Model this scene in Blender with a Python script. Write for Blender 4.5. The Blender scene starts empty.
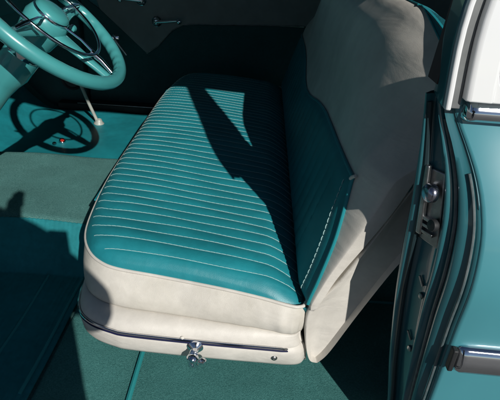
import bpy, bmesh, math, random
from mathutils import Vector, Matrix
random.seed(7)
sc = bpy.context.scene
COL = sc.collection

# ------------------------------------------------------------------ helpers
def sm(a, b, x):
    t = max(0.0, min(1.0, (x - a) / (b - a))); return t * t * (3 - 2 * t)
def lerp(a, b, t): return a + (b - a) * t
def interp(tab, x):
    if x <= tab[0][0]: return tab[0][1]
    for (x0, y0), (x1, y1) in zip(tab, tab[1:]):
        if x <= x1: return lerp(y0, y1, (x - x0) / (x1 - x0))
    return tab[-1][1]
def sinterp(tab, x):
    """smooth (Catmull-Rom) table lookup"""
    n = len(tab)
    if x <= tab[0][0]: return tab[0][1]
    if x >= tab[-1][0]: return tab[-1][1]
    for i in range(n - 1):
        if x <= tab[i + 1][0]:
            x0, y0 = tab[i]; x1, y1 = tab[i + 1]
            m0 = (tab[i + 1][1] - tab[i - 1][1]) / (tab[i + 1][0] - tab[i - 1][0]) if i > 0 else (y1 - y0) / (x1 - x0)
            m1 = (tab[i + 2][1] - y0) / (tab[i + 2][0] - x0) if i < n - 2 else (y1 - y0) / (x1 - x0)
            h = x1 - x0; t = (x - x0) / h
            return (2*t**3 - 3*t*t + 1)*y0 + (t**3 - 2*t*t + t)*h*m0 + (-2*t**3 + 3*t*t)*y1 + (t**3 - t*t)*h*m1
def crom(pts, sub=8, closed=False):
    P = [Vector(p) for p in pts]; n = len(P); out = []
    rng = n if closed else n - 1
    for i in range(rng):
        if closed: a, b, c, d = P[(i-1) % n], P[i], P[(i+1) % n], P[(i+2) % n]
        else: a, b, c, d = P[max(0, i-1)], P[i], P[i+1], P[min(n-1, i+2)]
        for k in range(sub):
            t = k / sub
            out.append(0.5 * ((2*b) + (c - a)*t + (2*a - 5*b + 4*c - d)*t*t + (3*b - a - 3*c + d)*t**3))
    if not closed: out.append(P[-1])
    return out

class MB:
    def __init__(s): s.v = []; s.f = []
    def add(s, vs, fs):
        o = len(s.v); s.v += [tuple(v) for v in vs]; s.f += [tuple(i + o for i in f) for f in fs]; return s
    def box(s, x0, x1, y0, y1, z0, z1):
        vs = [(x, y, z) for x in (x0, x1) for y in (y0, y1) for z in (z0, z1)]
        return s.add(vs, [(0,1,3,2),(4,6,7,5),(0,4,5,1),(2,3,7,6),(0,2,6,4),(1,5,7,3)])
    def grid(s, rows, cu=False, cv=False):
        n = len(rows); m = len(rows[0]); o = len(s.v)
        for r in rows: s.v += [tuple(p) for p in r]
        for i in range(n if cu else n - 1):
            for j in range(m if cv else m - 1):
                a = o + i*m + j; b = o + i*m + (j+1) % m
                c = o + ((i+1) % n)*m + (j+1) % m; d = o + ((i+1) % n)*m + j
                s.f.append((a, b, c, d))
        return s
    def tube(s, pts, r, seg=8, closed=False, caps=True):
        P = [Vector(p) for p in pts]; n = len(P); rows = []
        up = None
        for i, p in enumerate(P):
            if closed: t = (P[(i+1) % n] - P[i-1]).normalized()
            else: t = (P[min(n-1, i+1)] - P[max(0, i-1)]).normalized()
            if up is None:
                up = Vector((0,0,1)) if abs(t.z) < .9 else Vector((1,0,0))
            up = (up - t * up.dot(t)).normalized(); sd = t.cross(up)
            rr = r(i / (n - 1)) if callable(r) else r
            rows.append([p + (up*math.cos(a) + sd*math.sin(a))*rr for a in (2*math.pi*k/seg for k in range(seg))])
        o = len(s.v); s.grid(rows, cu=closed, cv=True)
        if caps and not closed:
            s.f.append(tuple(o + k for k in range(seg))[::-1])
            s.f.append(tuple(o + (n-1)*seg + k for k in range(seg)))
        return s
    def lathe(s, prof, loc, axis, seg=24):
        ax = Vector(axis).normalized(); u = ax.orthogonal().normalized(); w = ax.cross(u); L = Vector(loc)
        rows = [[L + ax*h + (u*math.cos(a) + w*math.sin(a))*max(r, 1e-5) for a in (2*math.pi*k/seg for k in range(seg))] for r, h in prof]
        return s.grid(rows, cv=True)
    def prism(s, poly, y0, y1):
        n = len(poly)
        vs = [(x, y0, z) for x, z in poly] + [(x, y1, z) for x, z in poly]
        return s.add(vs, [tuple(range(n)), tuple(range(2*n-1, n-1, -1))] + [(i, i+n, (i+1) % n + n, (i+1) % n) for i in range(n)])
    def build(s, name, mat, parent=None, smooth=True, bevel=0, bseg=3, angle=40, sub=0, solid=0):
        me = bpy.data.meshes.new(name); me.from_pydata(s.v, [], s.f); me.update()
        bm = bmesh.new(); bm.from_mesh(me)
        bmesh.ops.remove_doubles(bm, verts=bm.verts, dist=1e-6)
        bmesh.ops.recalc_face_normals(bm, faces=bm.faces); bm.to_mesh(me); bm.free()
        o = bpy.data.objects.new(name, me); COL.objects.link(o)
        me.materials.append(mat)
        for p in me.polygons: p.use_smooth = smooth
        if solid:
            m = o.modifiers.new('s', 'SOLIDIFY'); m.thickness = solid; m.offset = -1
        if bevel:
            m = o.modifiers.new('b', 'BEVEL'); m.width = bevel; m.segments = bseg; m.limit_method = 'ANGLE'; m.angle_limit = math.radians(angle)
            m.harden_normals = False
        if sub:
            m = o.modifiers.new('u', 'SUBSURF'); m.levels = sub; m.render_levels = sub
        if smooth: 
            try: me.set_sharp_from_angle(angle=math.radians(angle))
            except Exception: pass
        if parent:
            o.parent = parent; o.matrix_parent_inverse = parent_world(parent).inverted()
        return o
def parent_world(p):
    m = p.matrix_basis.copy()
    if p.parent: m = parent_world(p.parent) @ p.matrix_parent_inverse @ m
    return m
def tag(o, label=None, cat=None, group=None, kind=None):
    if label: o['label'] = label
    if cat: o['category'] = cat
    if group: o['group'] = group
    if kind: o['kind'] = kind
    return o
def empty(name, loc, label, cat, group=None):
    o = bpy.data.objects.new(name, None); COL.objects.link(o); o.location = loc; o.empty_display_size = .05
    return tag(o, label, cat, group)

# ------------------------------------------------------------------ materials
def mat(name, base, rough=.5, metal=0, coat=0, noise=None, bump=None, col2=None, spec=.5, grain=None, fine=None):
    m = bpy.data.materials.new(name); m.use_nodes = True; nt = m.node_tree; N = nt.nodes; L = nt.links
    b = N['Principled BSDF']
    b.inputs['Base Color'].default_value = (*base, 1); b.inputs['Roughness'].default_value = rough
    b.inputs['Metallic'].default_value = metal; b.inputs['Coat Weight'].default_value = coat
    b.inputs['Coat Roughness'].default_value = .06; b.inputs['Specular IOR Level'].default_value = spec
    tc = N.new('ShaderNodeTexCoord')
    if noise:
        n = N.new('ShaderNodeTexNoise'); n.inputs['Scale'].default_value = noise; n.inputs['Detail'].default_value = 6; n.inputs['Roughness'].default_value = .65
        L.new(tc.outputs['Object'], n.inputs['Vector'])
        r = N.new('ShaderNodeValToRGB'); r.color_ramp.elements[0].position = .32; r.color_ramp.elements[1].position = .7
        r.color_ramp.elements[0].color = (*(col2 or [c*.75 for c in base]), 1); r.color_ramp.elements[1].color = (*base, 1)
        L.new(n.outputs['Fac'], r.inputs['Fac']); 
        if rough > .4:     # broad uneven fading and soiling
            n4 = N.new('ShaderNodeTexNoise'); n4.inputs['Scale'].default_value = 5.5; n4.inputs['Detail'].default_value = 7; n4.inputs['Roughness'].default_value = .7
            L.new(tc.outputs['Object'], n4.inputs['Vector']); m4 = N.new('ShaderNodeMapRange'); m4.inputs['From Min'].default_value = .35; m4.inputs['From Max'].default_value = .68
            m4.inputs['To Min'].default_value = .80; m4.inputs['To Max'].default_value = 1.08; L.new(n4.outputs['Fac'], m4.inputs['Value'])
            vm = N.new('ShaderNodeVectorMath'); vm.operation = 'SCALE'; L.new(r.outputs['Color'], vm.inputs[0]); L.new(m4.outputs['Result'], vm.inputs['Scale'])
            L.new(vm.outputs['Vector'], b.inputs['Base Color'])
        else: L.new(r.outputs['Color'], b.inputs['Base Color'])
        mr = N.new('ShaderNodeMapRange'); mr.inputs['To Min'].default_value = max(0, rough - .08); mr.inputs['To Max'].default_value = min(1, rough + .1)
        n3 = N.new('ShaderNodeTexNoise'); n3.inputs['Scale'].default_value = 9; n3.inputs['Detail'].default_value = 5; L.new(tc.outputs['Object'], n3.inputs['Vector'])
        L.new(n3.outputs['Fac'], mr.inputs['Value']); L.new(mr.outputs['Result'], b.inputs['Roughness'])
    if bump:
        kind, scale, strength, dist = bump
        if kind == 'vor': t = N.new('ShaderNodeTexVoronoi'); out = t.outputs['Distance']
        else: t = N.new('ShaderNodeTexNoise'); t.inputs['Detail'].default_value = 4; out = t.outputs['Fac']
        t.inputs['Scale'].default_value = scale; L.new(tc.outputs['Object'], t.inputs['Vector'])
        bp = N.new('ShaderNodeBump'); bp.inputs['Strength'].default_value = strength; bp.inputs['Distance'].default_value = dist
        L.new(out, bp.inputs['Height']); L.new(bp.outputs['Normal'], b.inputs['Normal'])
        if grain:   # a second, broader wrinkle
            t2 = N.new('ShaderNodeTexNoise'); t2.inputs['Scale'].default_value = grain[0]; t2.inputs['Detail'].default_value = 3; t2.inputs['Distortion'].default_value = .6
            mp = N.new('ShaderNodeMapping'); mp.inputs['Scale'].default_value = grain[3] if len(grain) > 3 else (1,1,1)
            L.new(tc.outputs['Object'], mp.inputs['Vector']); L.new(mp.outputs['Vector'], t2.inputs['Vector'])
            b2 = N.new('ShaderNodeBump'); b2.inputs['Strength'].default_value = grain[1]; b2.inputs['Distance'].default_value = grain[2]
            L.new(t2.outputs['Fac'], b2.inputs['Height']); L.new(bp.outputs['Normal'], b2.inputs['Normal']); L.new(b2.outputs['Normal'], b.inputs['Normal'])
    return m

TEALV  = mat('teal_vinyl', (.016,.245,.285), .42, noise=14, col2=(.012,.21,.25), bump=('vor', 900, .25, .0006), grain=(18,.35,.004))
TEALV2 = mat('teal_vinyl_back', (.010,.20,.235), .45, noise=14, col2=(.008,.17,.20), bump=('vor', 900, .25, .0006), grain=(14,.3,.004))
IVORY  = mat('ivory_vinyl', (.65,.62,.56), .5, noise=6, col2=(.58,.55,.50), bump=('vor', 800, .22, .0006), grain=(9,.5,.006,(1,.4,2.2)))
IVORYW = mat('ivory_vinyl_wrinkled', (.65,.62,.56), .48, noise=7, col2=(.55,.52,.45), bump=('vor', 800, .22, .0006), grain=(5,.4,.010,(1.6,.6,2.6)))
THREAD = mat('pale_thread', (.30,.47,.46), .7)
WELTT  = mat('teal_welt', (.012,.22,.25), .4)
CARPET = mat('carpet', (.105,.315,.295), .95, noise=330, col2=(.040,.165,.155), bump=('noise', 750, 1, .003), spec=.1)
TUNNEL = mat('tunnel_carpet', (.15,.34,.32), .95, noise=300, col2=(.06,.19,.18), bump=('noise', 700, 1, .003), spec=.1)
MATV   = mat('rubber_mat_teal', (.012,.235,.27), .45, noise=25, col2=(.010,.19,.22), bump=('noise', 300, .2, .0006))
MATH   = mat('ribbed_mat_teal', (.02,.22,.245), .8, noise=60, col2=(.014,.17,.19), spec=.15)
BIND   = mat('carpet_binding', (.02,.24,.25), .6)
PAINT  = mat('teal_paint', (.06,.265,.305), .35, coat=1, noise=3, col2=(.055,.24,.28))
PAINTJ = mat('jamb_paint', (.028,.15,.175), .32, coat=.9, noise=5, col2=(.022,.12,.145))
WHITEP = mat('white_paint', (.82,.83,.82), .3, coat=1, noise=3, col2=(.78,.79,.79))
STEELT = mat('teal_enamel', (.06,.31,.31), .28, coat=.8, noise=6, col2=(.05,.27,.275))
CHROME = mat('chrome', (.82,.84,.88), .08, metal=1, noise=30, col2=(.74,.76,.80))
DULLM  = mat('dull_metal', (.45,.47,.48), .35, metal=1, noise=40, col2=(.25,.25,.24))
PALEP  = mat('pale_plastic', (.36,.38,.34), .4, noise=20)
RUBBER = mat('black_rubber', (.018,.02,.022), .6, noise=30, bump=('noise', 200, .3, .001))
DARK   = mat('dark_underlay', (.02,.03,.032), .9, noise=30)
DOORV  = mat('grey_door_vinyl', (.17,.20,.20), .6, noise=10, col2=(.145,.17,.17), bump=('vor', 600, .3, .0008))
DOORC  = mat('dark_teal_matte', (.02,.085,.09), .95, noise=200, col2=(.012,.055,.06))
HEADL  = mat('headliner', (.06,.08,.08), .9, noise=60, bump=('noise', 200, .4, .001))
ASPH   = mat('concrete', (.11,.11,.107), .9, noise=60, col2=(.08,.08,.078), bump=('noise', 120, .8, .006))
SKIN   = mat('skin', (.45,.27,.19), .5, noise=20)
CLOTH  = mat('dark_shirt', (.03,.035,.05), .85, noise=80, bump=('noise', 300, .4, .001))
JEANS  = mat('jeans', (.03,.05,.10), .9, noise=90, bump=('noise', 300, .4, .001))
HAIR   = mat('hair', (.03,.02,.012), .6, noise=120)
REDL   = mat('glint_red', (.45,.03,.02), .25, noise=30)

# ------------------------------------------------------------------ ground and car floor (setting)
g = MB().add([(-60,-60,-.42),(60,-60,-.42),(60,60,-.42),(-60,60,-.42)], [(0,1,2,3)]).build('ground', ASPH); tag(g, kind='structure')
FZ = .12
def floor_z(x, y):
    z = FZ
    z += .13 * sm(1.0, 1.10, y) * (1 - sm(1.50, 1.62, y)) * (1 - .35*sm(-.25, .3, x))
    z += .38 * sm(-1.0, -1.45, x) if x < -1.0 else 0
    z += .004 * math.sin(x*17 + y*5) * math.sin(y*13)
    return z
nx, ny = 130, 120
rows = [[(lerp(-1.45, 1.9, i/nx), lerp(.60, 2.46, j/ny), floor_z(lerp(-1.45, 1.9, i/nx), lerp(.60, 2.46, j/ny))) for j in range(ny+1)] for i in range(nx+1)]
fl = MB().grid(rows).build('floor', TUNNEL, smooth=True); tag(fl, kind='structure')

def mat_sheet(name, x0, x1, y0, y1, material, lift=.006, rad=.05, rib=None, n=140, thick=.005):
    """a mat that follows the floor with rounded corners and optional ribs"""
    rows = []
    for i in range(n + 1):
        x = lerp(x0, x1, i / n)
        e = 0
        for xe in (x0, x1):
            d = abs(x - xe)
            if d < rad: e = max(e, rad - math.sqrt(max(0, rad*rad - (rad - d)**2)))
        r = []
        for j in range(n + 1):
            y = lerp(y0 + e, y1 - e, j / n)
            z = floor_z(x, y) + lift
            if rib:
                c = (x if rib[0] == 'y' else y)
                z += rib[2] * max(0, math.cos(2*math.pi*c/rib[1]))
            r.append((x, y, z))
        rows.append(r)
    return MB().grid(rows).build(name, material, solid=thick)

cp = mat_sheet('carpet', -.405, .60, .615, .985, CARPET, rad=.01, n=160)
tag(cp, 'green loop-pile carpet piece lying below the near side of the bench seat', 'carpet')
for x in (-.217, -.345):
    if x < -.3: continue
    MB().tube([(x, y, floor_z(x, y) + .0085) for y in [lerp(.617, .984, k/40) for k in range(41)]], .0055, 8).build('binding', BIND, cp)
MB().tube([(x, .985, floor_z(x, .985) + .007) for x in [lerp(-.405, .60, k/40) for k in range(41)]], .004, 8).build('edge_binding', BIND, cp)
hm = mat_sheet('heel_mat', -1.05, -.412, .605, 1.085, MATH, rad=.005, rib=('y', .012, .0014), n=220, thick=.003)
tag(hm, 'ribbed teal rubber heel mat before the seat, mostly shadowed', 'floor mat')
for x in (-.43, -.52):
    MB().tube([(x, y, floor_z(x, y) + .009) for y in [lerp(.63, 1.0, k/30) for k in range(31)]], .004, 8).build('rib', BIND, hm)
pm = mat_sheet('floor_mat', -1.25, -.36, 1.64, 2.30, MATV, lift=.010, rad=.07, n=120)
tag(pm, 'smooth teal mat on the passenger floor beyond the tunnel, crossed by the steering wheel shadow', 'floor mat')

# ------------------------------------------------------------------ bench seat
YC = 1.46
def far(y): return 2*YC - y
seat = empty('bench_seat', (0, YC, FZ), 'turquoise and ivory vinyl bench seat with pleated cushion and chrome trimmed base', 'bench seat')
TILT = -.08
# outline of the welt seen from above (near half), far half mirrored
near = [(-.372,1.46),(-.373,1.25),(-.372,1.12),(-.367,1.02),(-.355,.90),(-.341,.835),(-.318,.79),(-.289,.762),(-.250,.747),(-.167,.740),(-.048,.728),(.03,.716),(.085,.704),(.105,.704),(.118,.716),(.124,.76),(.124,1.0),(.124,1.25),(.124,1.46)]
out_half = crom([(x, y, 0) for x, y in near], 12)
def full(half): return [Vector(p) for p in half] + [Vector((p[0], far(p[1]), p[2])) for p in reversed(half[1:-1])]
welt_o = full(out_half)
# tabulate near boundary y(x) and front boundary x(y) for the top surface
front_tab = sorted([(p.y, p.x) for p in out_half if p.x < -.28])
near_tab = sorted([(p.x, p.y) for p in out_half if p.y < 1.0 and p.x < .11] )
def y_near(x): return interp(near_tab, x)
def x_front(y):
    y = min(y, far(y)); return interp(front_tab, y)
PITCH = .0335
Y0P, Y1P = .765, 2.15
NP = int((Y1P - Y0P) / PITCH)
def cushion_top(x, y):
    """height of cushion top"""
    yn = min(y, far(y))
    dx0 = x - x_front(y) if yn > .79 else .1
    dx1 = .124 - x; dy = yn - y_near(x)
    d = max(0, min(dx0, dx1, dy))
    z = .345 + TILT * x
    z += .030 * (1 - math.exp(-d / .018))
    z += .014 * math.sin(math.pi * max(0, min(1, (x + .37) / .49)))
    z += .006 * math.sin(math.pi * max(0, min(1, (y - .7) / 1.5)))
    z -= .020 * sm(.09, .0, dx1)
    # sag where people sit
    z -= .010 * math.exp(-((x + .1)/.16)**2 - ((y - 1.08)/.22)**2) + .008 * math.exp(-((x + .1)/.16)**2 - ((y - 1.85)/.22)**2)
    if Y0P - PITCH < y < Y1P + PITCH:
        k = (y - Y0P - pl_bow(x, y)) / PITCH
        a = sm(.016, .045, dx0) * sm(.0, .03, dx1) 
        if -.5 <= k <= NP + .02:
            fr = k - math.floor(k); puff = math.sqrt(max(0, 1 - (2*fr - 1)**2))
            z += a * .0030 * (puff - 1) + a * .0007 * math.sin(k*1.9 + x*31)
        else: pass
    return z
def pl_bow(x, y): return (-.085 * (x + .17) + .012 * sm(-.30, -.37, x)) * lerp(1, .25, max(0, min(1, (y - .8) / 1.1)))
NU, NV = 64, 640
rows = []
for j in range(NV + 1):
    v = j / NV; r = []
    for i in range(NU + 1):
        u = i / NU; u = .5 - .5 * math.cos(math.pi * u) if True else u
        x = lerp(-.3725, .1235, u)
        yn = max(y_near(x), 0)
        y = lerp(yn, far(yn), v)
        xx = x
        r.append((xx, y, cushion_top(xx, y) if 0 < i < NU and 0 < j < NV else .345 + TILT*x))
    rows.append(r)
cush = MB().grid(rows).build('cushion', TEALV, seat, angle=180)
# pleat stitching, one thread per pleat valley (dashes)
st = MB()
for k in range(NP + 1):
    y0 = Y0P + k * PITCH
    x0 = max(x_front(y0) + .010, -.362); x = x0 if k else -.325
    while x < .112:
        x2 = min(x + .0105, .112)
        ps = []
        for t in (0, .3, .7, 1):
            xx = lerp(x, x2, t); yy = y0 + pl_bow(xx, y0)
            ps.append((xx, yy, cushion_top(xx, yy) + (.0013 if 0 < t < 1 else .0009)))
        if min(yy, far(yy)) > y_near(x) + (.013 if k < 2 else .008): st.tube(ps, .0007, 5)
        x = x2 + .0004
st.build('stitching', THREAD, cush)
# welt cord
wl = [Vector((p.x, p.y, .345 + TILT*p.x + .001)) for p in welt_o]
MB().tube(wl, .0036, 10, closed=True).build('welt', IVORY, cush)
# ivory boxing: from the welt down, bulging, to the tuck above the base
def offs(outline, f):
    """offset outline outward (2D)"""
    n = len(outline); o = []
    for i in range(n):
        a = outline[i-1]; b = outline[(i+1) % n]; t = (b - a); nn = Vector((t.y, -t.x, 0)).normalized()
        p = outline[i] + nn * f; o.append(p)
    return o
area = sum(welt_o[i-1].x*welt_o[i].y - welt_o[i].x*welt_o[i-1].y for i in range(len(welt_o)))
SG = 1 if area > 0 else -1
def ring(outline, off, z0, wob=0, box=False):
    n = len(outline); R = []
    for i, p in enumerate(offs(outline, off*SG)):
        w = wob * (math.sin(i*.9) * .5 + math.sin(i*2.3 + 1) * .3) if wob else 0
        w *= sm(-.30, -.15, p.x)
        q = p
        if box:
            fr_ = lerp(.35, 1, sm(-.33, -.20, outline[i].x)) * lerp(1, .15, sm(.07, .11, outline[i].x)); o_ = outline[i]; d_ = (p - o_); q = o_ + d_ * fr_ + (d_.normalized() * w if wob and d_.length > 1e-6 else Vector((0,0,0)))
        R.append((q.x, q.y, z0 + TILT*p.x + w*.4))
    return R
# base skirt
bnear = [(-.335,1.46),(-.335,1.1),(-.340,.85),(-.337,.772),(-.322,.724),(-.293,.697),(-.25,.683),(-.214,.679),(-.08,.682),(.05,.688),(.085,.690),(.104,.697),(.113,.712),(.117,.74),(.117,1.0),(.117,1.46)]
base_o = full(crom([(x, y, 0) for x, y in bnear], 12))
# the base outline resampled on the same rays as the welt outline
def hit(poly, c, d):
    best = None
    for i in range(len(poly)):
        p, q = poly[i-1], poly[i]; e = q - p; den = d.x*e.y - d.y*e.x
        if abs(den) < 1e-12: continue
        w_ = p - c; t = (w_.x*e.y - w_.y*e.x)/den; u = (w_.x*d.y - w_.y*d.x)/den
        if t > 0 and -1e-6 <= u <= 1 + 1e-6 and (best is None or t > best): best = t
    return c + d*best
CEN = Vector((-.11, YC, 0))
base_o = [hit(base_o, CEN, (p - CEN).normalized()) for p in welt_o]
def mixr(s_, z0, out=0, wob=0):
    R_ = []
    for i, (p, q) in enumerate(zip(welt_o, base_o)):
        m = p.lerp(q, s_); a_ = welt_o[i-1]; b_ = welt_o[(i+1) % len(welt_o)]; t = b_ - a_; nn = Vector((t.y, -t.x, 0)).normalized()*SG
        k_ = lerp(.5, 1, sm(-.34, -.22, p.x)) * lerp(1, .5, sm(.07, .11, p.x))
        w_ = wob*(math.sin(i*.27)*.6 + math.sin(i*.85 + 1)*.4)*sm(-.30, -.1, p.x)
        m = m + nn*(out*k_ + w_); R_.append((m.x, m.y, z0 + TILT*p.x))
    return R_
rows = [mixr(0, .346), mixr(.02, .341, .003), mixr(.08, .333, .008), mixr(.16, .322, .012, .001), mixr(.26, .310, .0135, .0017), mixr(.34, .299, .012, .002),
        mixr(.42, .289, .008, .0016), mixr(.46, .282, .003, .001), mixr(.47, .2785, -.003), mixr(.47, .277, -.03)]
MB().grid(rows, cv=True).build('boxing', IVORYW, cush, angle=180)
rows = [mixr(.40, .270, -.03), mixr(.44, .2775, -.006), mixr(.55, .2785, 0), mixr(.74, .2745, 0), mixr(.90, .2680, 0), mixr(.99, .2590, .001), ring(base_o, .0015, .2535),
        ring(base_o, .001, .2515), ring(base_o, -.001, .2495), ring(base_o, .001, .2475), ring(base_o, .004, .244), ring(base_o, .005, .235), ring(base_o, .003, .222),
        ring(base_o, .001, .208), ring(base_o, -.004, .199), ring(base_o, -.012, .196), ring(base_o, -.03, .198)]
rows = [[(x + max(0, .262 - z)*.28*sm(.05, .11, x), y, z) for x, y, z in r] for r in rows]
base = MB().grid(rows, cv=True).build('base', IVORY, seat, angle=180)
MB().box(-.22, .10, .775, far(.775), .10, .222).build('plinth', CARPET, seat, bevel=.008)
# chrome strip in the groove of the base: only the near side and the front corner
n = len(base_o)
idx = [i for i, p in enumerate(base_o) if p.y < 1.30 and not (p.x > .093)]
# order from front to rear
idx = sorted(idx)
def zb(p, z0): return z0 + TILT * p.x
so = offs(base_o, .0045*SG)
strip_pts = [(so[i].x, so[i].y, zb(so[i], .2505)) for i in idx]
MB().tube(strip_pts, lambda t: .0027 if t < .985 else .0014, 8).build('chrome_strip', CHROME, base)
MB().tube([(x, y - .0022, z - .0034) for x, y, z in strip_pts], .0017, 6).build('navy_line', mat('blue_black_trim', (.01,.012,.05), .35), base)  # thin blue-black line just below the chrome strip
# adjuster lever below the strip
kx, ky, kz = -.088, .674, .241
kn = MB().lathe([(0,-.001),(.011,-.001),(.0115,.002),(.009,.005),(.005,.008),(.005,.018),(0,.018)], (kx, ky, kz + .006), (0,-1,0), 20)
kn.lathe([(0,.0),(.006,.001),(.0085,.005),(.009,.009),(.007,.014),(0,.0155)], (kx, ky - .014, kz + .002), (-.25,-1,-.35), 20)
kn.tube([(kx, ky - .012, kz + .008), (kx - .004, ky - .020, kz - .001), (kx - .003, ky - .022, kz - .014), (kx + .002, ky - .016, kz - .022)], lambda t: .0062 - .0015*t, 10)
kn.lathe([(0,.0),(.005,.002),(.0065,.005),(.005,.009),(0,.0105)], (kx + .010, ky - .012, kz - .008), (.3,-1,-.2), 16)
kn.v = [(kx + (x - kx)*1.35, .6755 + (y - .6755)*1.1, kz + .004 + (z - kz - .004)*1.2) for x, y, z in kn.v]
kn.build('adjuster_lever', CHROME, base, angle=50)
MB().lathe([(.0068,0),(.0065,.0015),(.0045,.0035),(.0015,.0044),(.0014,.0030),(0,.0030)], (.067, .686, .2185), (0,-1,0), 18).build('screw', DULLM, base)
MB().lathe([(.004,0),(.0038,.001),(.0015,.0025),(0,.003)], (-.114, .678, .264), (0,-1,0), 14).build('vinyl_button', IVORY, base)

# backrest ----------------------------------------------------------
def fx(z):   return sinterp([(.30,.114),(.35,.107),(.40,.120),(.50,.150),(.60,.180),(.66,.193),(.71,.200),(.76,.213),(.80,.230),(.83,.252)], z)
def rx(z):   return sinterp([(.30,.13),(.36,.152),(.42,.176),(.50,.222),(.58,.264),(.68,.298),(.78,.314),(.83,.312)], z)
BT = .862
def prof():
    P = [(.126, .341), (.116, .345)] + [(fx(z), z) for z in [.352 + (.83 - .352)*k/80 for k in range(81)]]
    for k in range(1, 12):
        a = math.pi * k / 12; cx_ = (fx(.83) + rx(.83))/2; r = (rx(.83) - fx(.83))/2
        pass
    p0, pm, p2 = Vector((fx(.83), .83)), Vector(((fx(.83) + rx(.83))/2 + .004, .8535)), Vector((rx(.83), .83))
    def bz(a, b, c, d, t): return a*(1-t)**3 + b*3*t*(1-t)**2 + c*3*t*t*(1-t) + d*t**3
    for k in range(1, 17): P.append(tuple(bz(p0, p0 + Vector((.010,.0145)), pm - Vector((.013,0)), pm, k/16)))
    global KAPEX; KAPEX = len(P) - 1
    for k in range(1, 16): P.append(tuple(bz(pm, pm + Vector((.016,0)), p2 + Vector((.001,.014)), p2, k/16)))
    P += [(rx(z), z) for z in [.83 - (.83 - .362)*k/80 for k in range(81)]]
    P += [(.146, .349), (.137, .342)]
    return P
PR = prof(); cmid = [((fx(max(.32, min(.83, z))) + rx(max(.32, min(.83, z))))/2) for x, z in PR]
YB0, YB1 = .690, far(.690)
def slope_int(yn):
    """how far the front face recedes towards the near end (soft shoulder)"""
    if yn > 1.06: return 0
    d = 1.06 - yn
    return .60 * d*d
def back_pt(x, z, cm, y):
    yn = min(y, far(y)); s_ = max(0, min(1, (.762 - yn)/.072)); ro = .67*s_*s_/(s_ + .12) + .4*(1 - math.sqrt(max(0, 1 - s_*s_)))
    zz = min(.83, max(.32, z)); th = abs(rx(zz) - fx(zz))
    upz = sm(.60, .76, z); rec = slope_int(yn) * upz
    if x < cm: x2 = x + min(rec, th*.95) + (cm - x) * .9 * ro * (1 - .6*upz)
    else: x2 = x - (x - cm) * .5 * ro + rec*.15
    qz = max(0, (.95 - yn)/.26)
    z2 = z - max(0, z - .62)/.23 * .058 * qz**1.6 - max(0, z - .62)/.23 * .040 * ro
    return (x2, y, z2)
ys = []
for k in range(30): ys.append(YB0 + .075*(1 - math.cos(math.pi/2*k/29)))
ys += [lerp(.768, far(.768), k/280) for k in range(281)]
ys += [far(y) for y in reversed(ys[:30])]
rows = [[back_pt(x, z, c, y) for (x, z), c in zip(PR, cmid)] for y in ys]
mb = MB().grid(rows, cv=True)
m_ = len(PR); mb.f.append(tuple(range(m_))); mb.f.append(tuple(range((len(ys)-1)*m_, len(ys)*m_))[::-1])
back = mb.build('backrest', IVORY, seat, angle=60)

def front_pt(y, z, lift):
    cm = (fx(z) + rx(z))/2
    p = Vector(back_pt(fx(z), z, cm, y)); return p + Vector((-.93, 0, .36)) * lift
def z_ins(y):
    yn = min(y, far(y) ) if False else y
    yy = y if y < 1.53 else 3.06 - y
    return sinterp([(.70,.600),(.76,.591),(.90,.584),(1.05,.580),(1.16,.576),(1.28,.562),(1.38,.543),(1.45,.532),(1.53,.526)], yy)
def y_ins(z):   # near end boundary of the teal panel
    return sinterp([(.34,.694),(.40,.700),(.45,.710),(.50,.724),(.585,.756)], z)
NI, NJ = 40, 260
rows = []
for j in range(NJ + 1):
    r = []
    for i in range(NI + 1):
        v = i/NI
        y = lerp(.69, far(.69), j/NJ)
        for _ in range(3):
            ztop = z_ins(y); z = lerp(.352, ztop, v)
            y = lerp(y_ins(z), far(.70), j/NJ)
        e = min(1, min(v*NI/3, (1 - v)*NI/4, j/4, (NJ - j)/4))
        k = (y - .86)/.055
        fr = k - math.floor(k); puff = math.sqrt(max(0, 1 - (2*fr-1)**2)) if k > 0 else 1
        a = sm(.0, .25, 1 - v) if k > 0 else 0
        r.append(front_pt(y, z, .001 + .005*math.sin(e*math.pi/2) - a*.004*(1 - puff)))
    rows.append(r)
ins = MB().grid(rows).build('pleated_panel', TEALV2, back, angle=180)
edge = [Vector(rows[0][i]) for i in range(NI+1)] + [Vector(rows[j][NI]) for j in range(1, NJ+1)]
MB().tube([p + Vector((-.002,0,.001)) for p in edge], .0034, 8).build('welt', WELTT, back)
# light stitch seam parallel to the near welt
st = MB()
zz = .36
while zz < .565:
    ps = []
    for t in (0, .5, 1):
        z = zz + .009*t; y = y_ins(z) + .034
        ps.append(front_pt(y, z, .0062 + (.001 if t == .5 else 0)))
    st.tube(ps, .0010, 5); zz += .0112
st.build('stitching', THREAD, back)
MB().tube([front_pt(.757, .586, .006), front_pt(.753, .591, .007), front_pt(.748, .596, .006)], .0032, 8).build('welt_end', IVORY, back)
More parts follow.
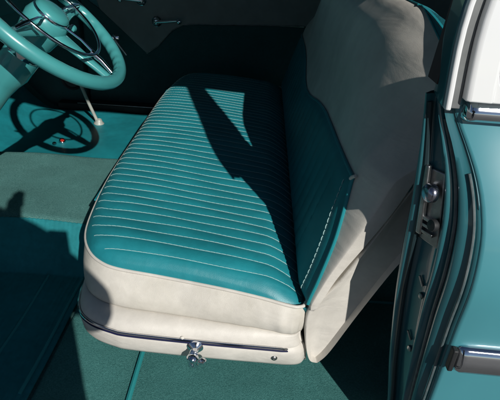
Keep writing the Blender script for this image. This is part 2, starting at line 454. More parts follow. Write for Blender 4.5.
# teal shell: over the top roll and down the rear
rows = []
sel = []
for k, (x, z) in enumerate(PR):
    sel.append(k)
k0 = next(i for i, (x, z) in enumerate(PR) if z > .775)
k1 = max(i for i, (x, z) in enumerate(PR) if z > .60 and x > .25)
for y in ys:
    r = []
    yn = min(y, far(y))
    sh_ = (KAPEX - k0) * max(0, min(1, (yn - .70)/.27))
    ks = [max(k_, k0 + sh_) for k_ in range(k0, k1 + 1)]
    for kf in ks:
        ka = int(math.floor(kf)); kb = min(len(PR)-1, ka + 1); f_ = kf - ka
        x = lerp(PR[ka][0], PR[kb][0], f_); z = lerp(PR[ka][1], PR[kb][1], f_); c = lerp(cmid[ka], cmid[kb], f_)
        p = Vector(back_pt(x, z, c, y))
        nx_ = max(-1, min(1, (x - c)/.045)); nrm = Vector((nx_, 0, math.sqrt(max(.1, 1 - nx_*nx_)) if z > .79 else .1)).normalized()
        r.append(p + nrm * .0018)
    rows.append(r)
MB().grid(rows).build('rear_cover', TEALV, back, angle=180)
MB().tube([Vector(r[0]) for r in rows], .0018, 8).build('seam_cord', WELTT, back)

# rear shield of the seat base that rises behind the backrest
poly = [(.152,.201),(.140,.206),(.131,.228),(.124,.262),(.120,.30),(.123,.335),(.142,.366),(.172,.412),(.214,.505),(.252,.592),(.290,.672),(.315,.690),(.368,.655),(.345,.60),(.303,.52),(.262,.442),(.215,.33),(.178,.235),(.160,.205)]
pv = crom([(x, 0, z) for x, z in poly], 5, closed=True)
rows = []
pc = Vector((sum(p.x for p in pv)/len(pv), 0, sum(p.z for p in pv)/len(pv)))
for yo, s_ in [(.712,.60),(.703,.80),(.6985,.90),(.6965,.95),(.698,.985),(.703,1),(.712,1)]:
    cen = {}
    r = []
    for p in pv:
        # shrink towards the local spine of the band
        t = sm(.2, .66, p.z); spine = Vector((lerp(.15, .35, ((p.z-.2)/.46)), 0, p.z))
        q = spine + (p - spine) * s_
        r.append((q.x, yo, q.z))
    rows.append(r)
far_rows = [[(x, far(y), z) for x, y, z in r] for r in reversed(rows)]
mb = MB().grid(rows + far_rows, cv=True); k = len(pv)
mb.f.append(tuple(range(k))); mb.f.append(tuple(range((2*len(rows)-1)*k, 2*len(rows)*k))[::-1])
MB_sh = mb.build('rear_shield', IVORY, seat, angle=60)

# ------------------------------------------------------------------ steering wheel
WC = Vector((-.503, 1.175, .749)); WT = .712
WU = Vector((0, 1, 0)); WV = Vector((math.cos(WT), 0, -math.sin(WT))); WN = Vector((math.sin(WT), 0, math.cos(WT)))
def wp(a, r, h=0): return WC + (WU*math.cos(a) + WV*math.sin(a))*r + WN*h
sw = empty('steering_wheel', WC, 'turquoise three-spoke steering wheel with chrome horn ring', 'steering wheel')
def rim_r(t):
    a = t*2*math.pi
    gr = .5 + .5*math.cos(a*40)
    return .0165 - .0012*gr
NR = 240
rows = []
for i in range(NR):
    a = 2*math.pi*i/NR; r = []
    for k in range(16):
        b = 2*math.pi*k/16
        inner = max(0, -math.cos(b)); gr = .0028*(.5 + .5*math.cos(a*38))*inner*(1 if math.sin(a*1.0) > -.2 else 1)
        r.append(wp(a, .199 + (.0165 - gr)*math.cos(b), .0165*math.sin(b)))
    rows.append(r)
MB().grid(rows, cu=True, cv=True).build('rim', STEELT, sw, angle=180)
for deg in (0, 97, 180):
    a = math.radians(deg); mb = MB(); rws = []
    for i in range(15):
        t = i/14; r = lerp(.035, .197, t); w = lerp(.030, .014, sm(0, .8, t)) ; h = lerp(.000, .0, t) - .018*math.sin(math.pi*t*.5)*0 ; dome = lerp(.010, .008, t)
        side = (WU*-math.sin(a) + WV*math.cos(a)); rr = []
        for k in range(12):
            b = 2*math.pi*k/12
            rr.append(wp(a, r, h - .012*(1 - t)) + side*w*math.cos(b) + WN*dome*math.sin(b))
        rws.append(rr)
    sp = mb.grid(rws, cv=True).build('spoke', STEELT, sw, angle=180)
    MB().tube([wp(a, .120, .016), wp(a, .150, .018), wp(a, .185, .014)], lambda t: .0075 - .003*t, 10).build('chrome_tip', CHROME, sp)
MB().lathe([(.0,-.06),(.045,-.06),(.050,-.03),(.052,-.005),(.046,.012),(.040,.018)], WC, WN, 40).build('hub', STEELT, sw, angle=50)
hb = MB().lathe([(.041,.016),(.042,.022),(.036,.030),(.020,.0345),(0,.0355)], WC, WN, 40).build('horn_button', STEELT, sw, angle=50)
MB().lathe([(.0425,.014),(.0455,.018),(.0425,.022)], WC, WN, 40).build('button_ring', CHROME, hb, angle=180)
MB().tube([wp(a, .128 + .004*math.cos(3*a), .020) for a in [2*math.pi*k/96 for k in range(96)]], .0042, 10, closed=True).build('horn_ring', CHROME, sw)
for deg in (0, 97, 180):
    a = math.radians(deg)
    MB().tube([wp(a, .040, .016), wp(a, .085, .022), wp(a, .128, .020)], .0035, 8).build('ring_arm', CHROME, sw)

col = empty('steering_column', WC - WN*.06, 'turquoise steering column running forward below the wheel', 'steering column')
MB().lathe([(.0,0),(.040,0),(.044,-.012),(.044,-.10),(.036,-.13),(.032,-.16),(.032,-.55)], WC - WN*.065, WN, 32).build('jacket', STEELT, col, angle=40)
MB().lathe([(.0455,-.02),(.047,-.03),(.0455,-.04)], WC - WN*.065, WN, 32).build('collar', CHROME, col, angle=180)
MB().tube([WC - WN*.11 + WU*.03, WC - WN*.09 + WU*.10 + WV*.01, WC - WN*.055 + WU*.19 + WV*.02], lambda t: .0042 - .001*t, 10).build('gear_lever', CHROME, col)
MB().lathe([(0,-.012),(.008,-.010),(.011,0),(.008,.010),(0,.012)], WC - WN*.052 + WU*.198 + WV*.021, WU, 16).build('lever_knob', STEELT, col)
MB().tube([WC - WN*.10 - WU*.03, WC - WN*.07 - WU*.10 - WV*.06, WC - WN*.05 - WU*.15 - WV*.10], .0038, 10).build('signal_lever', CHROME, col)

# ------------------------------------------------------------------ dashboard
dash = empty('dashboard', (-1.0, YC, .7), 'turquoise painted dashboard with chrome trim ahead of the steering wheel', 'dashboard')
pf = [(-1.35,.90),(-1.10,.905),(-.99,.885),(-.945,.85),(-.935,.80),(-.95,.73),(-.965,.66),(-.955,.60),(-.985,.57),(-1.04,.575),(-1.20,.60),(-1.35,.60)]
cp_ = crom([(x, 0, z) for x, z in pf], 4, closed=True)
MB().prism([(p.x, p.z) for p in cp_], .68, 2.38).build('panel', STEELT, dash, angle=35)
MB().tube([(-.937, y, .835) for y in (.72, 1.2, 1.9, 2.34)], .006, 10).build('chrome_trim', CHROME, dash)
MB().lathe([(.0,0),(.095,0),(.10,.02),(.092,.035),(.085,.02),(0,.018)], (-.955, 1.05, .72), (1,0,.15), 40).build('gauge', CHROME, dash, angle=40)
for y in (1.35, 1.45, 1.75):
    MB().lathe([(.006,0),(.006,.02),(.014,.024),(.016,.034),(.010,.040),(0,.041)], (-.955, y, .68), (1,0,.1), 20).build('knob', CHROME, dash, angle=50)
gb = MB().box(-.965, -.945, 1.75, 2.2, .64, .80).build('glove_box_door', STEELT, dash, bevel=.006)

# pedals
for nm, y, w, lab in (('brake_pedal', 1.10, .045, 'grey rubber faced brake pedal below the steering column'), ('clutch_pedal', .92, .035, 'grey rubber faced clutch pedal nearest the door opening')):
    e = empty(nm, (-1.02, y, .25), lab, 'pedal')
    MB().box(-1.035, -1.015, y - w, y + w, .255, .315).build('pad', RUBBER, e, bevel=.005)
    MB().tube([(-1.03, y, .29), (-1.12, y, .36), (-1.25, y, .50)], .008, 8).build('arm', DULLM, e)

# slender pale rod on the passenger floor
rod = empty('floor_rod', (-.735, 2.14, .13), 'slim pale rod with a flared foot standing on the passenger floor', 'rod')
a_, b_ = Vector((-.742, 2.13, .132)), Vector((-.80, 2.13, .305))
MB().tube([b_ + Vector((0,0,.04)), b_, lerp(a_, b_, .5), a_ + Vector((-.004,0,.02)), a_], lambda t: .0075 if t < .8 else .0075 + .012*(t-.8)*5*.4, 12).build('shaft', PALEP, rod)
MB().lathe([(0,.010),(.012,.018),(.016,.008),(.024,0),(.024,-.004)], a_ + Vector((.006,0,.004)), (.1,0,1), 24).build('foot', PALEP, rod, angle=60)

# made-up red and chrome piece that puts a small glint in the wheel's shadow
rf = empty('glint_piece', (-.83, 1.86, .137), 'tiny made-up red and chrome piece standing in for a glint on the teal passenger mat', 'glint_piece')
MB().lathe([(0,.0),(.010,0),(.011,.003),(.008,.006),(0,.0065)], (-.815, 1.88, .137), (.3,-.5,1), 24).build('lens', REDL, rf, angle=50)
MB().lathe([(.0105,-.001),(.0145,.004),(.012,.009),(.008,.010)], (-.815, 1.88, .137), (.3,-.5,1), 24).build('bezel', CHROME, rf, angle=180)
MB().lathe([(0,.0),(.006,.002),(.009,.006),(.006,.010),(0,.012)], (-.835, 1.845, .137), (0,0,1), 16).build('button', CHROME, rf)

# ------------------------------------------------------------------ passenger door (far side)
DY = 2.40
pd = empty('passenger_door', (-.2, DY, .15), 'dark grey vinyl passenger door beyond the seat, with chrome crank and handle', 'car door')
MB().box(-.86, .55, DY + .012, DY + .09, .155, .76).build('shell', PAINTJ, pd, bevel=.01)
low = [(-.86,.157),(-.86,.66),(-.771,.60),(-.557,.408),(-.50,.447),(-.43,.525),(-.377,.553),(-.30,.562),(-.20,.565),(0,.575),(.55,.59),(.55,.157)]
MB().prism(low, DY + .004, DY + .014).build('lower_panel', DOORC, pd, bevel=.002)  # dark teal fill below the outline of the grey trim panel
upp = [(-.82,.752),(-.771,.603),(-.557,.411),(-.50,.450),(-.43,.528),(-.377,.556),(-.30,.565),(-.20,.568),(0,.578),(.55,.593),(.55,.752)]
MB().prism(upp, DY - .004, DY + .013).build('trim_panel', DOORV, pd, bevel=.004)
MB().tube([(x, DY - .004, z) for x, z in [(-.557,.411),(-.50,.450),(-.43,.528),(-.377,.556),(-.30,.565),(-.20,.568),(0,.578),(.2,.583)]], .0028, 8).build('trim_bead', DULLM, pd)
def crank(loc, d, ln, nm, label=None):
    e = MB().lathe([(.0,.0),(.024,0),(.024,.006),(.014,.012),(.010,.026),(0,.028)], loc, (0,-1,0), 24).build(nm, CHROME, pd, angle=50)
    L = Vector(loc) + Vector((0,-.022,0)); dd = Vector(d).normalized()
    MB().tube([L, L + dd*ln*.5 + Vector((0,-.008,0)), L + dd*ln + Vector((0,-.012,0))], lambda t: .007 - .0015*t, 10).build('arm', CHROME, e)
    if ln > .07:
        MB().lathe([(.0,.0),(.009,0),(.012,.010),(.013,.024),(.008,.030),(0,.031)], L + dd*ln + Vector((0,-.012,0)), (0,-1,0), 18).build('knob', CHROME, e, angle=50)
crank((-.50, DY - .004, .565), (1,0,.12), .115, 'window_crank')
crank((-.57, DY - .004, .655), (-1,0,.05), .085, 'door_handle')
e = MB().lathe([(0,0),(.02,0),(.02,.006),(.010,.012),(0,.013)], (-.690, DY - .06, .485), (0,-1,0), 20).build('vent_crank', CHROME, pd, angle=50)
MB().tube([(-.690, DY - .075, .485), (-.662, DY - .08, .45), (-.635, DY - .082, .415)], lambda t: .0065 - .0012*t, 10).build('arm', DULLM, e)
MB().lathe([(0,-.01),(.009,-.008),(.012,0),(.009,.008),(0,.010)], (-.695, DY - .09, .49), (0,-1,0), 16).build('knob', CHROME, e)
sill = MB().box(-1.0, .7, 2.315, 2.385, .125, .160)
sill = sill.build('far_sill_plate', DARK, None, bevel=.004)
sill.name = 'sill_plate'; tag(sill, 'dark sill with a thin bright trim strip below the passenger door', 'door sill')
MB().tube([(-.90, 2.318, .163), (-.2, 2.318, .163), (.2, 2.318, .163)], .0028, 8).build('bright_strip', DULLM, sill)

# ------------------------------------------------------------------ car body
car = empty('car_body', (0, YC, -.2), 'two-tone turquoise and white classic car body round the door opening', 'car')
# --- door jamb of the rear pillar, below the belt
ZI = [(.02,.30),(.10,.295),(.198,.285),(.33,.262),(.466,.244),(.55,.238),(.63,.234),(.70,.228),(.774,.221),(.80,.218)]
ZOX = [(.02,.30),(.33,.300),(.479,.300),(.556,.300),(.62,.299),(.66,.294),(.695,.284),(.73,.268),(.765,.249),(.80,.236)]
ZOY = [(.02,.53),(.20,.52),(.33,.515),(.479,.512),(.556,.509),(.62,.522),(.66,.538),(.695,.553),(.73,.568),(.765,.580),(.80,.585)]
# cross-section: (t along the jamb from inner to outer, forward offset)
SEC = [(-.30,.060),(-.22,.045),(-.14,.026),(-.08,.010),(0,.0),(.05,-.006),(.10,-.006),(.14,.0),(.17,.006),(.22,.007),(.40,.007),(.46,.006),(.49,-.003),(.52,-.006),(.56,-.005),(.60,.002),(.635,.005),(.67,.004),(.70,-.004),(.74,-.006),(.80,-.003),(.86,.001),(.92,.003),(.955,.002),(.985,.006),(1.0,.014)]
def jamb_pt(t, off, z):
    xi, yi = sinterp(ZI, z), .62; xo, yo = sinterp(ZOX, z), sinterp(ZOY, z)
    nrm = Vector((yi - yo, xi - xo, 0)); nrm = Vector((-(yi - yo), (xo - xi)*-1, 0)).normalized()
    if nrm.x > 0: nrm = -nrm
    p = Vector((lerp(xi, xo, t), lerp(yi, yo, t), z)); return p - nrm*off
rows = [[jamb_pt(t, o, lerp(.02, .785, j/90)) for t, o in SEC] for j in range(91)]
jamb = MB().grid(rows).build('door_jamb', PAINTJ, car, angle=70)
# rubber weatherstrip beside the inner lip
MB().tube([jamb_pt(.155, -.001, lerp(.04, .775, k/60)) for k in range(61)], .0042, 8).build('weatherstrip', mat('seal_rubber', (.012,.035,.042), .55, noise=40), jamb)
MB().tube([jamb_pt(.65, -.0005, lerp(.04, .76, k/60)) for k in range(61)], .0030, 8).build('bead', mat('pale_bead', (.20,.21,.20), .5, noise=30, col2=(.05,.07,.08)), jamb)  # mottled pale grey cord running up the jamb
MB().tube([jamb_pt(.90, -.001, lerp(.04, .70, k/60)) for k in range(61)], .0022, 8).build('bead', mat('pale_edge', (.16,.18,.18), .5, noise=30, col2=(.04,.08,.09)), jamb)  # thinner mottled grey cord near the outer side of the jamb
# latch striker
sp0 = jamb_pt(.30, -.002, .62)
def jl(t, z, off=-.003): return jamb_pt(t, off, z)
def patch(ts, zs, off, thick):
    f = [jl(ts[0], zs[0], off), jl(ts[1], zs[0] , off), jl(ts[1], zs[1], off), jl(ts[0], zs[1], off)]
    b = [jl(ts[0], zs[0], off+thick), jl(ts[1], zs[0], off+thick), jl(ts[1], zs[1], off+thick), jl(ts[0], zs[1], off+thick)]
    return f + b
BOXF = [(0,1,2,3),(7,6,5,4),(0,4,5,1),(1,5,6,2),(2,6,7,3),(3,7,4,0)]
plate = MB().add(patch((.16,.47), (.575,.685), .002, .006), BOXF).build('striker_plate', DULLM, jamb, bevel=.002)
MB().add(patch((.17,.25), (.585,.690), -.006, .009), BOXF).build('striker_rail', DULLM, plate, bevel=.002)
for zz in (.590, .600, .610):
    MB().add(patch((.18,.40), (zz, zz + .005), -.005, .010), BOXF).build('striker_tooth', DULLM, plate, bevel=.001)
q = jl(.34, .655, -.004)
MB().lathe([(0,0),(.011,0),(.0135,.003),(.0135,.009),(.011,.013),(.006,.015),(0,.0155)], q, (-1,-.35,.1), 26).build('roller', mat('worn_chrome', (.55,.56,.66), .22, metal=1, noise=40, col2=(.25,.25,.30)), plate, angle=50)
MB().lathe([(0,0),(.008,0),(.009,.003),(.008,.008),(0,.009)], jl(.42, .612, -.004), (-1,-.35,.1), 22).build('rubber_bumper', RUBBER, plate, angle=50)
for t_, z_ in ((.36,.505),(.34,.392)):
    MB().tube([jl(t_ - .05, z_ + .010, .004), jl(t_ + .02, z_ - .004, .005)], .0018, 8).build('scratch_clip', DULLM, jamb)
    MB().lathe([(.0055,0),(.005,.002),(.002,.0035),(0,.0035)], jl(t_ + .03, z_ - .022, .005), (-1,-.3,0), 14).build('screw', DULLM, jamb)
# quarter trim beyond the jamb; wing up the pillar added to widen its shadow
MB().prism([(.264,.825),(.264,.62),(.34,.40),(.36,.10),(1.85,.10),(1.85,.826),(.40,.826),(.365,.835),(.342,.855),(.331,.88),(.329,.91),(.345,1.03),(.385,1.29),(.345,1.29),(.262,1.02),(.230,.91),(.222,.80),(.262,.80)], .602, .640).build('quarter_trim', mat('maroon_trim', (.07,.03,.035), .6, noise=20), car, bevel=.01)

# --- quarter panel outer skin
def yq(z): return sinterp(ZOY, z)
zs = [lerp(.02, .785, k/50) for k in range(51)]
def q_pt(x, z):
    xo = sinterp(ZOX, z); x = max(x, xo)
    return (x, sinterp(ZOY, z) - .012*sm(xo, xo + .03, x)*0 - .01*math.sin(min(1, (x - xo)/1.3)*math.pi), z)
rows = []
for z in zs:
    xo = sinterp(ZOX, z)
    r = [(xo + .0015 , yq(z) + .012, z), (xo + .0005, yq(z) + .005, z), (xo + .002, yq(z) + .0015, z), (xo + .006, yq(z), z)]
    for k in range(1, 41):
        x = lerp(xo + .006, 1.90, k/40); r.append((x, yq(z) - .02*math.sin(k/40*math.pi), z))
    rows.append(r)
rows.append([(p[0], p[1] + .010, .791) for p in rows[-1]])
rows.append([(p[0], p[1] + .035, .794) for p in rows[-2]])
qp = MB().grid(rows).build('quarter_panel', PAINT, car, angle=60)
# belt moulding
def moulding(x0, x1, yf, z, h, d, name, slope=0):
    sec = [(0,-h/2),(-d*.5,-h/2),(-d*.85,-h*.42),(-d,-h*.26),(-d*1.0,-h*.02),(-d*.93,h*.06),(-d*.85,h*.22),(-d*.66,h*.40),(-d*.35,h/2),(0,h/2)]
    rr = []
    n = 40
    for k in range(n+1):
        x = lerp(x0, x1, (k/n)**2)
        e = math.sqrt(max(0.0, 1 - (1 - min(1, (x - x0)/.010))**2)) * .95 + .05
        rr.append([(x, yf(x) + dy*e, z + slope*(x - x0) + dz*(.7 + .3*e)) for dy, dz in sec])
    mb = MB().grid(rr, cv=True); mb.f.append(tuple(range(len(sec)))); mb.f.append(tuple(range(n*len(sec), (n+1)*len(sec)))[::-1])
    return mb.build(name, CHROME, car, angle=70)
ysk = lambda z: (lambda x: yq(z) - .02*math.sin(max(0, min(1, (x - .3)/1.6))*math.pi))
moulding(.252, 1.85, lambda x: yq(.776) + .004 - .02*math.sin(max(0, min(1, (x-.25)/1.65))*math.pi), .779, .031, .020, 'belt_moulding')
lm = moulding(.309, 1.85, ysk(.43), .432, .046, .016, 'side_moulding', slope=0.0)
MB().box(.301, .3085, .500, .512, .412, .452).build('end_cap', RUBBER, lm, bevel=.002)
# --- pillar above the belt
def post_x(z): return sinterp([(.77,.0075),(.90,.008),(1.10,.055),(1.32,.115)], z)
def post_y(z): return interp([(.77,0),(1.32,.055)], z)
def post_strip(name, pts, material, z0=.783, z1=1.325, parent=car, bev=0):
    """pts: cross-section [(x, y)...] closed"""
    rr = [[(x + post_x(z), y + post_y(z), z) for x, y in pts] for z in [lerp(z0, z1, k/24) for k in range(25)]]
    mb = MB().grid(rr, cv=True); n = len(pts)
    mb.f.append(tuple(range(n))); mb.f.append(tuple(range(24*n, 25*n))[::-1])
    return mb.build(name, material, parent, smooth=True, angle=30, bevel=bev)
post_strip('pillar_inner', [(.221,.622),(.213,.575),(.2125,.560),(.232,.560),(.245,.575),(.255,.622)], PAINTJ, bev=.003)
post_strip('pillar_trim', [(.2125,.558),(.2135,.549),(.2195,.548),(.2205,.558)], WHITEP, bev=.002)
post_strip('pillar_channel', [(.2205,.566),(.2205,.559),(.2335,.559),(.2335,.566)], mat('grey_channel', (.16,.17,.17), .5, noise=30), bev=.001)
post_strip('pillar_panel', [(.234,.566),(.234,.549),(.238,.546),(.263,.544),(.268,.549),(.268,.590),(.258,.60),(.246,.58)], WHITEP, z0=.795, bev=.002)
# quarter window frame (dark rubber) and upper body
def wf(z): return .270 + post_x(z)
MB().tube([(wf(z) + .002, .556 + post_y(z), z) for z in [lerp(.815, 1.26, k/20) for k in range(21)]], .006, 8).build('window_rubber', RUBBER, car)
MB().tube([(lerp(.300, 1.05, k/20), .560, .800) for k in range(21)], .006, 8).build('window_rubber', RUBBER, car)
# fillet at the lower front corner of the quarter window
MB().prism([(.267,.794),(.316,.794),(.296,.800),(.283,.808),(.275,.818),(.271,.83),(.267,.83)], .551, .575).build('pillar_gusset', WHITEP, car, bevel=.002)
# roof side rail, roof skin, other pillars, mirrored far side
def both(fn, name, material, **kw):
    a = fn(lambda y: y).build(name, material, car, **kw)
    b = fn(far).build(name, material, car, **kw); return a, b
def railf(Y):
    mb = MB(); rr = []
    for k in range(31):
        x = lerp(-.78, 1.65, k/30); zc = 1.318 - .02*((x-.3)/1.1)**2
        rr.append([(x, Y(y), zc + dz) for y, dz in [(.600,-.02),(.612,-.038),(.650,-.035),(.665,-.01),(.655,.03),(.620,.03),(.602,.01)]])
    return mb.grid(rr, cv=True)
both(railf, 'roof_rail', WHITEP, angle=50)
rr = []
for i in range(41):
    x = lerp(-.80, 1.70, i/40); row = []
    for j in range(31):
        v = lerp(-1, 1, j/30); y = YC + v*.845
        row.append((x, y, 1.345 + .10*(1 - abs(v)**2.6) - .035*((x-.3)/1.2)**2))
    rr.append(row)
rf_ = MB().grid(rr).build('roof', WHITEP, car, angle=180)
MB().grid([[(x, y, z - .02) for x, y, z in r] for r in rr]).build('headliner', HEADL, car, angle=180)
def apf(Y): return MB().tube([(-.78, Y(.64), 1.32), (-.90, Y(.60), 1.05), (-.98, Y(.58), .80)], .028, 10)
both(apf, 'windshield_pillar', WHITEP, angle=180)
def cpf(Y):
    return MB().prism([(1.05,.80),(1.20,1.31),(1.68,1.29),(1.95,.80)], *sorted((Y(.57), Y(.62))))
both(cpf, 'rear_pillar', WHITEP, bevel=.01)
fsk = MB().box(.56, 1.9, 2.38, 2.42, .10, .775); fsk.build('far_quarter_trim', DOORV, car, bevel=.01).name = 'quarter_trim'
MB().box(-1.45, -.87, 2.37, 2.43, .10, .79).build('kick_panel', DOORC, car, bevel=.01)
MB().box(-.98, 1.9, 2.44, 2.50, -.05, .76).build('outer_side', PAINT, car, bevel=.02)
MB().prism([(-1.47,.80),(-1.47,-.05),(-1.50,-.05),(-1.50,.80)], .56, 2.40).build('firewall', DARK, car)
MB().box(-2.6, -1.36, .58, 2.36, .55, .90).build('cowl', PAINT, car, bevel=.06, bseg=5)
MB().box(-2.55, -.97, .52, .58, -.05, .78).build('front_wing', PAINT, car, bevel=.02)
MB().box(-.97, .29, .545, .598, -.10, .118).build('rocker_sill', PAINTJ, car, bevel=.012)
MB().box(1.86, 1.92, .62, 2.38, .10, .80).build('rear_bulkhead', DARK, car)
MB().prism([(1.60,.78),(1.60,.80),(2.9,.74),(2.9,-.05),(2.86,-.05),(2.86,.70)], .56, 2.42).build('boot', PAINT, car, bevel=.02)
MB().box(-1.45, 1.9, .60, 2.45, .03, .06).build('floor_pan', DARK, car)
MB().box(-.97, .29, .56, .60, .02, .10)
# tinted glass of the windshield, far door and rear window
def glass_mat():
    m = bpy.data.materials.new('tinted_glass'); m.use_nodes = True; nt = m.node_tree; N = nt.nodes; L = nt.links
    N.remove(N['Principled BSDF']); t = N.new('ShaderNodeBsdfTransparent'); t.inputs['Color'].default_value = (.50,.66,.64,1)
    g = N.new('ShaderNodeBsdfGlossy'); g.inputs['Roughness'].default_value = .02
    f = N.new('ShaderNodeFresnel'); f.inputs['IOR'].default_value = 1.5; mx = N.new('ShaderNodeMixShader')
    L.new(f.outputs[0], mx.inputs[0]); L.new(t.outputs[0], mx.inputs[1]); L.new(g.outputs[0], mx.inputs[2]); L.new(mx.outputs[0], N['Material Output'].inputs['Surface'])
    return m
GLASS = glass_mat()
MB().add([(-.80,.66,1.33),(-.80,2.26,1.33),(-1.02,2.34,.88),(-1.02,.58,.88)], [(0,1,2,3)]).build('windshield', GLASS, car, solid=.004)
MB().add([(-.78,2.43,.75),(.55,2.43,.75),(.55,2.31,1.30),(-.70,2.31,1.30)], [(0,1,2,3)]).build('window_glass', GLASS, pd, solid=.004)
MB().add([(1.68,.70,1.30),(1.68,2.22,1.30),(1.93,2.30,.80),(1.93,.62,.80)], [(0,1,2,3)]).build('rear_window', GLASS, car, solid=.004)
MB().box(.56, .64, 2.31, 2.43, .76, 1.31).build('far_pillar', PAINTJ, car, bevel=.01).name = 'door_pillar'
# rear seat
rs = empty('rear_seat', (1.4, YC, FZ), 'turquoise rear bench seat behind the ivory front backrest', 'bench seat')
MB().box(1.12, 1.60, .68, 2.24, .16, .40).build('cushion', TEALV, rs, bevel=.05, bseg=5)
MB().prism([(1.55,.36),(1.66,.36),(1.84,.82),(1.72,.82)], .68, 2.24).build('backrest', TEALV, rs, bevel=.04, bseg=5)

# round vent in the far footwell
v = MB().lathe([(0,.004),(.012,.006),(.014,.002),(.040,.002),(.044,.008),(.050,.010),(.054,.004),(.054,0)], (-.93, 2.36, .27), (0,-1,0), 32).build('kick_vent', RUBBER, None, angle=40)
tag(v, 'round black vent on the dark footwell wall beyond the floor rod', 'vent')

# ------------------------------------------------------------------ photographer (stands behind the camera, casts the shadow)
def skinned(name, joints, edges, material, parent=None, sub=2):
    me = bpy.data.meshes.new(name); me.from_pydata([j[:3] for j in joints], edges, []); me.update()
    o = bpy.data.objects.new(name, me); COL.objects.link(o)
    o.modifiers.new('skin', 'SKIN'); 
    lay = me.skin_vertices[0].data if me.skin_vertices else None
    if lay is None:
        bm = bmesh.new(); bm.from_mesh(me); bm.verts.layers.skin.verify(); bm.to_mesh(me); bm.free(); lay = me.skin_vertices[0].data
    for i, j in enumerate(joints):
        r = j[3]; lay[i].radius = r if isinstance(r, tuple) else (r, r)
    lay[0].use_root = True
    s = o.modifiers.new('sub', 'SUBSURF'); s.levels = sub; s.render_levels = sub
    me.materials.append(material)
    o.modifiers['skin'].use_smooth_shade = True
    if parent: o.parent = parent; o.matrix_parent_inverse = parent_world(parent).inverted()
    return o
PX, PY = -.02, -.36
GZ = -.42
J = [(PX+.03,PY,.62,(.20,.12)),(PX+.04,PY,.78,(.205,.13)),(PX+.03,PY+.01,.95,(.20,.13)),(PX+.0,PY+.03,1.115,(.17,.11)),(PX-.08,PY+.06,1.22,(.055,.055)),(PX-.12,PY+.09,1.26,(.075,.085)),(PX-.14,PY+.10,1.36,(.078,.095)),(PX-.145,PY+.09,1.43,(.045,.05)),
     (.110,PY+.02,1.095,.065),(.185,PY+.05,1.00,.052),(.12,-.19,.89,.036),(.05,-.135,.845,.026),
     (PX-.20,PY+.03,1.15,.075),(PX-.25,PY+.14,.90,.045),(-.17,-.17,.955,.034),(-.068,-.105,1.025,.024),
     (PX+.09,PY,.50,.085),(PX+.11,PY+.03,.06,.058),(PX+.11,PY-.01,-.33,.042),(PX+.12,PY+.10,-.385,.035),
     (PX-.09,PY,.50,.085),(PX-.12,PY-.02,.06,.058),(PX-.13,PY-.06,-.33,.042),(PX-.14,PY+.05,-.385,.035)]
Ed = [(0,1),(1,2),(2,3),(3,4),(4,5),(5,6),(6,7),(3,8),(8,9),(9,10),(10,11),(3,12),(12,13),(13,14),(14,15),(0,16),(16,17),(17,18),(18,19),(0,20),(20,21),(21,22),(22,23)]
person = skinned('person', J, Ed, CLOTH)
tag(person, 'person in dark clothes standing at the open car door holding up a phone', 'person')
def hand(base, fwd, side, palmn, parent, curl=.5):
    b = Vector(base); f = Vector(fwd).normalized(); s = Vector(side).normalized(); n = Vector(palmn).normalized()
    jt = [(*(b), .022), (*(b + f*.045), (.034, .016))]; ed = [(0,1)]
    palm = skinned('hand', [(*(b - f*.02), (.022,.018)), (*(b + f*.02), (.030,.015)), (*(b + f*.06), (.036,.014)), (*(b + f*.075), (.034,.012))], [(0,1),(1,2),(2,3)], SKIN, parent)
    for k, (o_, ln) in enumerate(((-.030,.062),(-.010,.072),(.011,.068),(.030,.052))):
        p0 = b + f*.062 + s*o_; p1 = p0 + f*ln*.45; d = (f*math.cos(curl*1.6) + n*math.sin(curl*1.6)); p2 = p1 + d*ln*.4; d2 = (f*math.cos(curl*2.8) + n*math.sin(curl*2.8)); p3 = p2 + d2*ln*.3
        skinned('finger', [(*p0,.009),(*p1,.0085),(*p2,.008),(*p3,.007)], [(0,1),(1,2),(2,3)], SKIN, palm)
    p0 = b + f*.015 - s*.026; p1 = p0 - s*.022 + f*.022 + n*.012; p2 = p1 + f*.028 + n*.012; 
    skinned('thumb', [(*p0,.012),(*p1,.010),(*p2,.0085)], [(0,1),(1,2)], SKIN, palm)
hand(J[11][:3], (-.30,.50,.70), (.1,.7,-.6), (-1,0,0), person, .35)
hand(J[15][:3], (.02,.0,1), (.14,.99,0), (.99,-.14,0), person, .08)
hr = MB(); HC = Vector((PX-.142, PY+.085, 1.375))
hr.grid([[HC + Vector((.098*math.sin(th)*math.cos(ph), .108*math.sin(th)*math.sin(ph) - .012, .105*math.cos(th))) for ph in [2*math.pi*k/28 for k in range(28)]] for th in [math.pi*.62*k/16 for k in range(17)]], cv=True)
hr.build('hair', HAIR, person, angle=180)
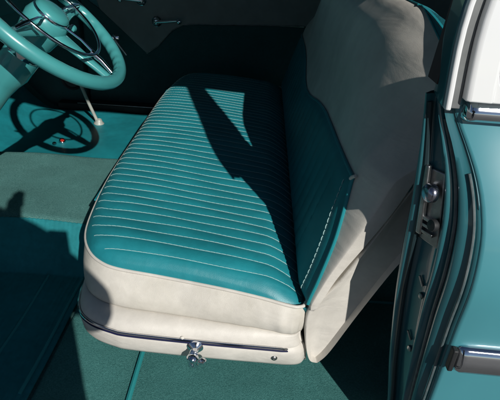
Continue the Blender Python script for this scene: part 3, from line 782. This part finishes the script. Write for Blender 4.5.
ph = empty('phone', (0, -.012, .95), 'black camera phone held upright in the hands of the photographer', 'phone')
MB().box(-.026, .026, -.024, -.008, .895, .972).build('case', RUBBER, ph, bevel=.005)

# ------------------------------------------------------------------ camera
R = [(0.998, -0.066, 0.001), (0.033, 0.482, -0.876), (0.057, 0.874, 0.483)]
import numpy as np
f_, cx_, cy_ = 480., 250., 200.
Yc = np.array([268 - cx_, -(-64 - cy_), -f_]); Yc /= np.linalg.norm(Yc)
Xc = np.array([1, -.065, 0.]); Xc -= Yc*Xc.dot(Yc); Xc /= np.linalg.norm(Xc); Zc = np.cross(Xc, Yc)
Mx = Matrix([list(map(float, Xc)), list(map(float, Yc)), list(map(float, Zc))])
cam = bpy.data.objects.new('camera', bpy.data.cameras.new('camera')); COL.objects.link(cam)
cam.matrix_world = Matrix.Translation((0, 0, .95)) @ Mx.to_4x4()
cam.data.sensor_width = 36; cam.data.lens = f_/500*36; cam.data.clip_start = .01; cam.data.clip_end = 500
sc.camera = cam

# ------------------------------------------------------------------ light
S = Vector((-.687, 1.455, -1.)).normalized()
sun = bpy.data.objects.new('sun', bpy.data.lights.new('sun', 'SUN')); COL.objects.link(sun)
sun.rotation_euler = S.to_track_quat('-Z', 'Y').to_euler()
sun.data.energy = 5.0; sun.data.angle = math.radians(.5); sun.data.color = (1, .97, .92)
w = bpy.data.worlds.new('World'); sc.world = w; w.use_nodes = True
nt = w.node_tree; sky = nt.nodes.new('ShaderNodeTexSky'); sky.sky_type = 'NISHITA'; sky.sun_disc = False; sky.altitude = 2500; sky.dust_density = .3; sky.air_density = .9
tos = -S; sky.sun_elevation = math.asin(tos.z); sky.sun_rotation = math.atan2(tos.x, tos.y)
nt.links.new(sky.outputs['Color'], nt.nodes['Background'].inputs['Color']); nt.nodes['Background'].inputs['Strength'].default_value = .05
sc.view_settings.view_transform = 'Standard'; sc.view_settings.look = 'None'; sc.view_settings.exposure = -.20; sc.view_settings.gamma = 1
sc.render.engine = 'CYCLES'
